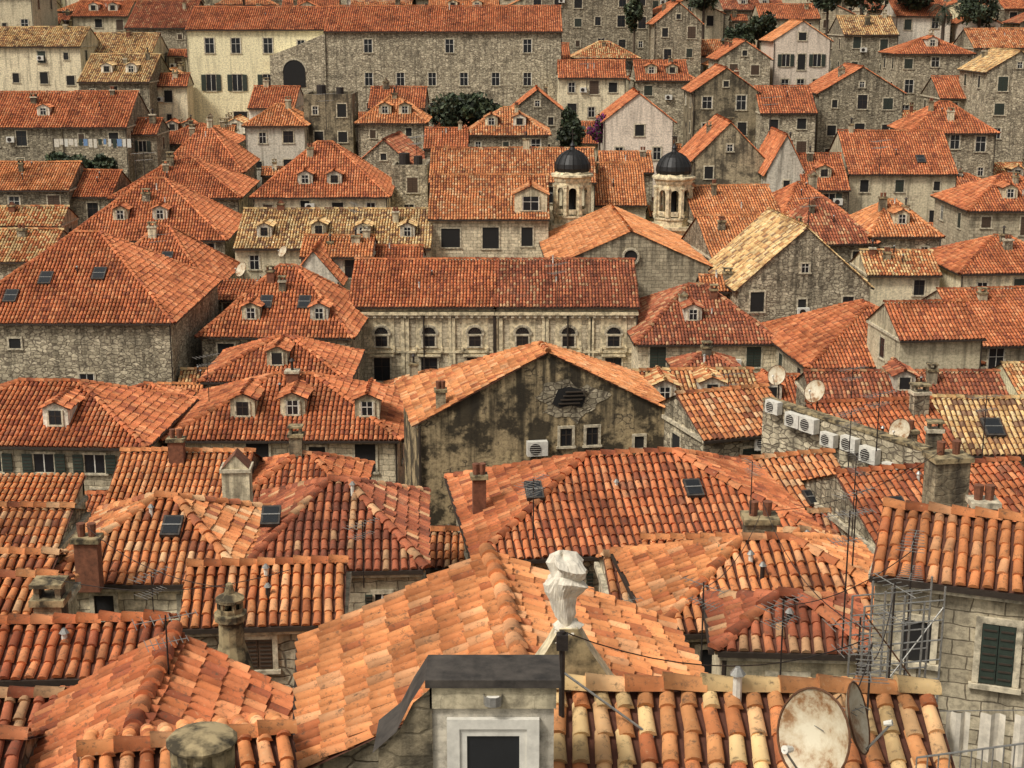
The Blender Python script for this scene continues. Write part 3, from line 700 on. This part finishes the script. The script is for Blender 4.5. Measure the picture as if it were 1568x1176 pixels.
# ------------------------------------------------------------------ vegetation
def tree(name,x,y,z,rx,rz,zg,cols,n=2600,leaf=.3,seed=1):
    rr=np.random.RandomState(seed);E=bpy.data.objects.new(name,None);link(E);E.location=(x,y,z)
    nc=16;cc=rr.normal(size=(nc,3));cc/=np.linalg.norm(cc,axis=1)[:,None];cc*=rr.uniform(.3,.8,nc)[:,None]*np.array([rx,rx,rz])
    cr=rr.uniform(.22,.45,nc)*rx;sh=rr.uniform(.6,1.3,nc)
    idx=rr.randint(0,nc,n);d=rr.normal(size=(n,3));d/=np.linalg.norm(d,axis=1)[:,None]
    p=cc[idx]+d*(cr[idx]*rr.uniform(.5,1.1,n))[:,None]*np.array([1,1,rz/rx if rz<rx*1.5 else 1.3])
    a=rr.normal(size=(n,3));a/=np.linalg.norm(a,axis=1)[:,None];b=np.cross(a,rr.normal(size=(n,3)));b/=np.linalg.norm(b,axis=1)[:,None]
    s=leaf*rr.uniform(.5,1.0,n)[:,None];v=np.stack([p-a*s,p-b*s*.6,p+a*s,p+b*s*.6],1).reshape(-1,3)
    me=bpy.data.meshes.new('crown');me.from_pydata(v.tolist(),[],[(4*i,4*i+1,4*i+2,4*i+3) for i in range(n)])
    at=me.attributes.new('Col','FLOAT_COLOR','FACE');c=np.ones((n,4));c[:,:3]=np.array(cols)[rr.randint(0,len(cols),n)]*(sh[idx]*rr.uniform(.7,1.3,n))[:,None]
    at.data.foreach_set('color',c.reshape(-1));me.materials.append(MATS['leaf']);link(bpy.data.objects.new('crown',me),E)
    M=MB();h=z-zg;M.cyl((0,0,-h),(0,0,0),.06*rx+.08,.04*rx+.04,8,'bark')
    for c_ in cc[:8]: M.cyl((0,0,-rz*.4),tuple(c_),.03*rx+.02,.01*rx+.01,6,'bark')
    M.build('trunk',E)
G=[(.03,.045,.02),(.045,.065,.025),(.02,.03,.015),(.055,.07,.03)]
for i,(x,y,z,rx,rz) in enumerate([(-6.5,159,20.0,3.2,2.8),(-2.6,160,19.4,2.4,2.4),(6.2,156,18.0,1.7,2.8),(-43,144,15.9,2.6,1.8),(-39.5,143,15.5,2.0,1.6),(16,200,30,1.4,3.6),(31,192,28,2.6,2.4),(47,206,33,4.5,3),(54,208,33,3.5,3),(9,213,35.5,3.6,2.6),(3,214,35,3,2.4),(62,203,31,3.5,3),(-36,206,34.5,2.5,2.4),(26,208,33,3,2.6),(42,204,32,2.5,2.4),(28,190,27,2.0,2.0)]):
    tree('tree',x,y,z,rx,rz,gz(y),G,3000,.34,seed=i)
tree('bougainvillea',8.9,152.5,18.4,1.3,1.7,gz(155),[(.26,.03,.18),(.18,.02,.12),(.05,.07,.03),(.03,.045,.02)],1800,.22,seed=40)
M=MB();M.cyl((0,0,-11),(0,0,0),.28,.2,8,'bark')
for i in range(44):
    t=i*2.4;el=R.uniform(-.5,1.2);d=V((math.cos(t),math.sin(t),0));p=V((0,0,0))
    for k in range(7):
        q=p+(d*math.cos(el)+Z*math.sin(el))*.36;f=(q-p).normalized();sd=f.cross(Z).normalized();up=f.cross(sd).normalized()
        M.cyl(p,q,.02,.02,4,'bark',False)
        for j in range(3):
            for sg in (-1,1):
                m0=p.lerp(q,j/3);tip=m0+sd*sg*(.34-.03*k)+f*.22-Z*.08;M.poly([m0,m0+f*.07,tip],'palm_leaf')
        p=q;el-=.33
M.build('palm_tree',None,(53.0,188,30.4))
# ------------------------------------------------------------------ roof objects
def antenna(x,y,z,h,s=1.0,ang=0.3):
    M=MB();M.cyl((0,0,0),(0,0,h),.022*s,.018*s,6,'metal_dark')
    d=V((math.cos(ang),math.sin(ang),.05));p=V((-d.y,d.x,0))
    for zz,ln in ((h-.05,1.2*s),(h*.8,.8*s)):
        M.cyl(V((0,0,zz))-d*ln*.5,V((0,0,zz))+d*ln*.5,.01*s,.01*s,5,'metal_grey')
        for k in range(8):
            c=V((0,0,zz))+d*ln*(k/7-.5);M.cyl(c-p*(.3-.02*k)*s,c+p*(.3-.02*k)*s,.008*s,.008*s,4,'metal_grey')
    M.build('tv_antenna',None,(x,y,z))
for a in ((-4.75,19,20.0,2.0,.7,.4),(3.3,24,18.6,1.9,.7,2.4),(4.3,22,19.2,1.8,.7,.6),(4.4,17.5,20.5,2.1,.7,.2),(5.0,18.2,20.4,2.4,.7,2.0),(2.95,12.3,22.4,1.5,.5,.5),(6.0,21,19.6,2.8,.7,1.2),(5.6,23.4,19.4,2.6,.7,.2),(3.7,14.2,22.2,1.5,.6,1.4),(-6.2,24,18.8,1.9,.6,.9),(1.9,24,18.4,1.8,.6,.3),(7.3,30,17.8,2.4,.8,.5),(8.7,36,17,2.2,.8,1.8),(10.4,44,16,2.2,.9,.7),(15.5,47,15.5,2.4,.9,.2),(13.2,56,14.5,2.2,1,.4),(-3.4,32,17.2,1.6,.7,.8),
  (.5,33,18,1.5,.8,1),(5.2,30.8,19.4,1.2,.6,1.9),(12,47,16,2,1,.5),(-14,66.5,12.6,2.2,1,.6),(9,60,13,2.5,1,.2),(-24,100,13,2.5,1.3,.4),(3,97,11,3,1.4,.7),(20,100,15,3,1.4,.2),(-12,113,13,3,1.4,2),(30,122,17,3,1.6,.6),(-30,122,16,3,1.6,.1),(-8,126,17,3,1.6,1),(24,140,19,3.5,1.8,.3),(-18,146,19,3.5,1.8,.3),(8,162,22,3.5,2,.3)): antenna(*a)
def dish(x,y,z,r,ang,el,mast=1.0):
    n=V((math.cos(ang)*math.cos(el),math.sin(ang)*math.cos(el),math.sin(el)));a=n.cross(Z).normalized();b=a.cross(n).normalized()
    M=MB();k=28;rings=6
    for th in (0,-.012):
        pts=[[V((0,0,0))+n*(.28*r*((j/rings)**2-1)+th)+(a*math.cos(2*math.pi*i/k)+b*1.08*math.sin(2*math.pi*i/k))*r*j/rings for i in range(k)] for j in range(rings+1)]
        for j in range(rings):
            for i in range(k):
                i2=(i+1)%k
                if j==0: M.poly([pts[0][0],pts[1][i],pts[1][i2]],'dish_paint')
                else: M.poly([pts[j][i],pts[j+1][i],pts[j+1][i2],pts[j][i2]],'dish_paint')
    for i in range(k):
        t=2*math.pi*i/k;t2=2*math.pi*(i+1)/k
        M.cyl((a*math.cos(t)+b*1.08*math.sin(t))*r,(a*math.cos(t2)+b*1.08*math.sin(t2))*r,.012*r/.4,.012*r/.4,5,'rust',False)
    f=n*r*.95-b*r*.25
    M.cyl(-b*r*1.05-n*.02,f,.012,.012,6,'metal_grey');M.cyl(f,f-n*.1*r/.4,.04*r/.4,.03*r/.4,8,'white_paint')
    M.cyl(-n*.3*r,-n*.3*r-n*.12,.05,.04,8,'metal_dark')
    M.cyl(-n*(.3*r+.12)+Z*.15,-n*(.3*r+.12)-Z*mast,.025,.025,8,'metal_dark')
    M.build('satellite_dish',None,(x,y,z),0)
dish(2.66,12.0,23.80,.39,-2.45,.25,1.3);dish(3.12,12.25,23.85,.3,-.4,.3,1.3)
for q in ((10.9,51.9,16.8,.4,-2.3,.5),(9.8,53.5,17.0,.35,-2.2,.4),(13.1,48.4,16.3,.4,-2.4,.4),(-19,103,12.6,.5,-2.3,.5),(-16.5,106,13.4,.4,-2.3,.5),(5.3,69.5,11.2,.35,-2,.4)): dish(*q)
def stack(x,y,z0,z1,w,kind,mat):
    M=MB();chimney(M,0,0,0,z1-z0,w,kind,mat);M.build('chimney',None,(x,y,z0),R.uniform(-.1,.25))
for q in ((-8.3,25,18,19.85,.5,1,'w_k'),(-10.1,33.4,16.6,17.95,.55,0,'brick_red'),(-.95,41,15.4,17.1,.38,0,'brick_red'),(-9.1,47,14,15.5,.9,2,'w_c'),(10.4,34,16.5,19.8,.85,0,'w_k'),(5.45,31,17,19.3,.66,0,'w_k'),(10.0,30,18.2,20,.5,0,'w_k'),(4.2,32,16.6,17.6,.28,3,'w_c'),(13.8,50,14,15.9,.6,0,'w_k'),(4.75,30.5,17,18.5,.45,1,'w_k'),(14.9,50.5,14,15.8,.5,1,'w_k'),(-2.9,58.6,14,15.2,.4,0,'w_k'),(7.9,27.5,18.2,19.4,.4,0,'w_k')): stack(*q)
M=MB();M.lathe((0,0,0),[(.36,0),(.3,.35),(.2,.7),(.19,1.05),(.25,1.1),(.25,1.2),(.2,1.22),(.2,1.3)],12,'moss_stone')
for i in range(6):
    t=i*math.pi/3;M.cyl((.17*math.cos(t),.17*math.sin(t),1.2),(.17*math.cos(t),.17*math.sin(t),1.4),.035,.035,6,'moss_stone')
M.lathe((0,0,0),[(.22,1.4),(.22,1.44),(.08,1.52),(.05,1.66),(.0,1.7)],12,'moss_stone');M.build('tapered_chimney',None,(-4.26,21,20.0))
M=MB()
for i in range(9):
    t=2*math.pi*i/9;M.cyl((.24*math.cos(t),.24*math.sin(t),0),(.24*math.cos(t),.24*math.sin(t),.55),.085,.095,9,'moss_stone')
M.cyl((0,0,0),(0,0,.5),.22,.22,12,'opening_dark')
M.lathe((0,0,0),[(.36,.55),(.37,.58),(.33,.62),(.25,.64),(.0,.68)],14,'moss_stone');M.lathe((0,0,0),[(.36,-1.5),(.36,.0)],14,'w_k');M.build('round_chimney',None,(-3.2,14,22.15))
M=MB()
pr=[(-.66,-1.4),(.66,-1.4),(.66,-.15),(.52,.0),(.24,.42),(.1,.68),(-.1,.68),(-.24,.42),(-.52,.0),(-.66,-.15)]
for yy_ in (-.16,.16): M.poly([(a,yy_,b_) for a,b_ in pr],'moss_stone')
for i in range(len(pr)):
    a,b_=pr[i],pr[(i+1)%len(pr)];M.poly([(a[0],-.16,a[1]),(b_[0],-.16,b_[1]),(b_[0],.16,b_[1]),(a[0],.16,a[1])],'pale_stone')
M.build('stone_gable',None,(.62,15.3,22.78))
M=MB();n=48;prof=[(.12,-.12),(.10,0),(.13,.05),(.07,.12),(.09,.2),(.10,.3),(.12,.42),(.17,.52),(.20,.60),(.155,.66),(.17,.72),(.20,.80),(.15,.88),(.05,.92),(0,.925)]
for j,(r,zz) in enumerate(prof):
    for i in range(n):
        t=2*math.pi*i/n;f=1 if j not in(3,9) else .3
        rr=r*(1+f*(.22*math.sin(2*t+1+j*.25)+.13*math.sin(5*t+j*.5)+.10*abs(math.sin(8.5*t+j*.8))));M.v.append((rr*math.cos(t)+.03*math.sin(j*.8),rr*math.sin(t),zz+.035*math.sin(2*t+j*.6)))
for j in range(len(prof)-1):
    for i in range(n): M.f.append((j*n+i,j*n+(i+1)%n,(j+1)*n+(i+1)%n,(j+1)*n+i));M.m.append('cloth')
M.build('wrapped_finial',None,(.58,15.25,23.38),0,False)
M=MB();M.cyl((0,0,-2),(0,0,.75),.035,.03,8,'metal_dark');M.box(-.06,.06,-.05,.05,.55,.72,'metal_dark');M.cyl((0,0,.3),(.95,-.2,-.35),.014,.014,6,'metal_grey');M.build('roof_mast',None,(.52,14.3,23.05))
M=MB()
M.box(-.58,.58,0,.5,-3,-.05,'w_w');M.box(-.64,.64,-.08,.5,-.05,.03,'lead');M.box(-.6,.6,-.04,0,-.28,-.05,'w_c')
M.poly([(-.64,-.08,.03),(-.64,.5,.03),(-.78,.5,-.2),(-.78,-.08,-.2)],'lead');M.poly([(-.78,-.08,-.2),(-.78,.5,-.2),(-.92,.55,-.50),(-.92,-.08,-.50)],'lead');M.poly([(-.92,-.08,-.50),(-.92,.55,-.50),(-1.15,.6,-.72),(-1.15,-.08,-.72)],'lead')
M.poly([(-.58,-.04,-.05),(-.62,-.04,-.1),(-.76,-.04,-.22),(-.9,-.04,-.52),(-1.1,-.04,-.74),(-1.1,-.04,-2),(-.58,-.04,-2)],'w_k')
M.box(-.44,.44,-.07,-.01,-.48,-.38,'white_paint');M.box(-.44,-.32,-.07,-.01,-2.2,-.48,'white_paint');M.box(.32,.44,-.07,-.01,-2.2,-.48,'white_paint')
M.box(-.32,-.25,-.05,-.012,-2.2,-.56,'white_paint');M.box(.25,.32,-.05,-.012,-2.2,-.56,'white_paint');M.box(-.32,.32,-.05,-.012,-.56,-.48,'white_paint')
M.box(-.25,.25,-.03,-.012,-2.2,-.56,'glass_dark')
M.cyl((-.06,-.07,-.17),(.06,-.07,-.17),.035,.035,10,'white_paint');M.lathe((0,-.06,-.17),[(.09,-.05),(.09,.05)],10,'metal_grey')
M.build('window_dormer',None,(-.18,13.0,23.87))
M=MB()
for i in range(5):
    for j in range(2): M.cyl((i*.3,j*.4,-.4),(i*.3,j*.4,1.7+.1*((i*2)%3)),.016,.016,6,'metal_grey')
for k in range(7):
    M.cyl((0,0,.3*k-.1),(1.2,0,.3*k-.1),.012,.012,5,'metal_grey');M.cyl((0,.4,.3*k-.1),(1.2,.4,.3*k-.1),.012,.012,5,'metal_grey')
M.cyl((0,0,0),(1.2,0,1.6),.012,.012,5,'metal_grey');M.cyl((1.2,0,0),(0,0,1.6),.012,.012,5,'rust');M.build('scaffolding',None,(4.9,19.3,20.3),.2)
M=MB()
for k in range(14): M.cyl((k*.12,0,0),(k*.12,0,.55),.008,.008,5,'metal_grey')
for zz in (0,.28,.55): M.cyl((0,0,zz),(1.6,0,zz),.011,.011,5,'metal_grey')
M.build('balcony_railing',None,(3.95,13.2,22.4),.25)
M=MB();M.cyl((0,0,0),(1.6,.2,0),.006,.006,4,'metal_grey')
for k in range(4):
    x0=.15+k*.36;pp=[(x0+i*.05,.03*math.sin(i*1.9+k),0) for i in range(6)]
    for i in range(5): M.poly([(pp[i][0],pp[i][1],0),(pp[i+1][0],pp[i+1][1],0),(pp[i+1][0],pp[i+1][1]*1.6,-.5-.05*k),(pp[i][0],pp[i][1]*1.6,-.5-.05*k)],'cloth')
M.build('drying_clothes',None,(4.5,14.6,22.75),-.1)
M=MB();M.cyl((0,0,0),(8,0,0),.01,.01,4,'metal_grey')
for k in range(16):
    w=R.uniform(.25,.5);h=R.uniform(.5,.9);M.obox((.3+k*.48,0,-h/2),X,Y,Z,w,.02,h,R.choice(['cloth','cloth','cloth_blue','white_paint','shutter_green']))
M.cyl((0,0,.1),(0,0,-5),.05,.05,6,'wood_dark');M.cyl((8,0,.1),(8,0,-5),.05,.05,6,'wood_dark');M.build('laundry_line',None,(-45.5,149,17.9))
M=MB()
for i in range(9):
    M.cyl((i*1.0,0,0),(i*1.0,0,2.4),.05,.05,6,'metal_dark');M.cyl((i*1.0,0,2.4),(i*1.0,4,2.7),.04,.04,6,'metal_dark')
for j in range(5): M.cyl((0,j,2.4+.075*j),(8,j,2.4+.075*j),.04,.04,6,'metal_dark')
M.build('pergola',None,(6.5,188,21.3))
M=MB()
for p,q,sg in (((-3.5,22,21.5),(-8.3,25,20.2),.3),((.52,14.3,23.8),(4.6,17.6,22.3),.4),((4.6,17.6,22.2),(2.65,12.2,23.9),.2),((5.45,31,19.4),(10.4,34,20),.4),((4.6,17.8,22.3),(5.5,31,19.6),.5),((3.3,24,20.4),(5.45,31,19.3),.3),((4.3,22,20.9),(6.0,21,22.2),.2),((2.95,12.3,23.8),(3.7,14.2,23.6),.1),((3.7,14.2,23.5),(5.0,18.2,22.7),.25),((10.4,34,20),(13.8,50,16),.5),((-10.1,33.4,18.2),(-4.3,21,21.6),.3)):
    p=V(p);q=V(q);pr_=p
    for k in range(1,13):
        t=k/12;c=p.lerp(q,t)-Z*sg*4*t*(1-t);M.cyl(pr_,c,.008,.008,4,'metal_dark',False);pr_=c
M.build('overhead_cable')
# ------------------------------------------------------------------ camera, light
cam=bpy.data.cameras.new('camera');co=bpy.data.objects.new('camera',cam);COL.objects.link(co)
co.location=(0,0,30);co.rotation_euler=(math.radians(76),0,0);cam.sensor_width=36;cam.lens=52.28;cam.clip_end=2000
bpy.context.scene.camera=co
el,az=52,-128
d=V((math.sin(math.radians(az))*math.cos(math.radians(el)),math.cos(math.radians(az))*math.cos(math.radians(el)),math.sin(math.radians(el))))
sl=bpy.data.lights.new('sun','SUN');sl.energy=2.5;sl.angle=math.radians(9);sl.color=(1,.96,.89)
so=bpy.data.objects.new('sun',sl);COL.objects.link(so);so.rotation_euler=d.to_track_quat('Z','Y').to_euler()
w=bpy.data.worlds.new('World');bpy.context.scene.world=w;w.use_nodes=True;nt=w.node_tree
bg=nt.nodes['Background'];sk=nt.nodes.new('ShaderNodeTexSky');sk.sky_type='NISHITA';sk.sun_disc=False
sk.sun_elevation=math.radians(el);sk.sun_rotation=math.radians(az);sk.dust_density=4;sk.air_density=1
hs=nt.nodes.new('ShaderNodeHueSaturation');hs.inputs['Saturation'].default_value=.3;nt.links.new(sk.outputs[0],hs.inputs['Color'])
mm=nt.nodes.new('ShaderNodeMix');mm.data_type='RGBA';mm.blend_type='MULTIPLY';mm.inputs[0].default_value=1;mm.inputs[7].default_value=(1,.96,.88,1)
nt.links.new(hs.outputs[0],mm.inputs[6]);nt.links.new(mm.outputs[2],bg.inputs[0]);bg.inputs[1].default_value=.14
sc=bpy.context.scene;sc.view_settings.view_transform='Standard';sc.view_settings.look='None';sc.view_settings.exposure=0
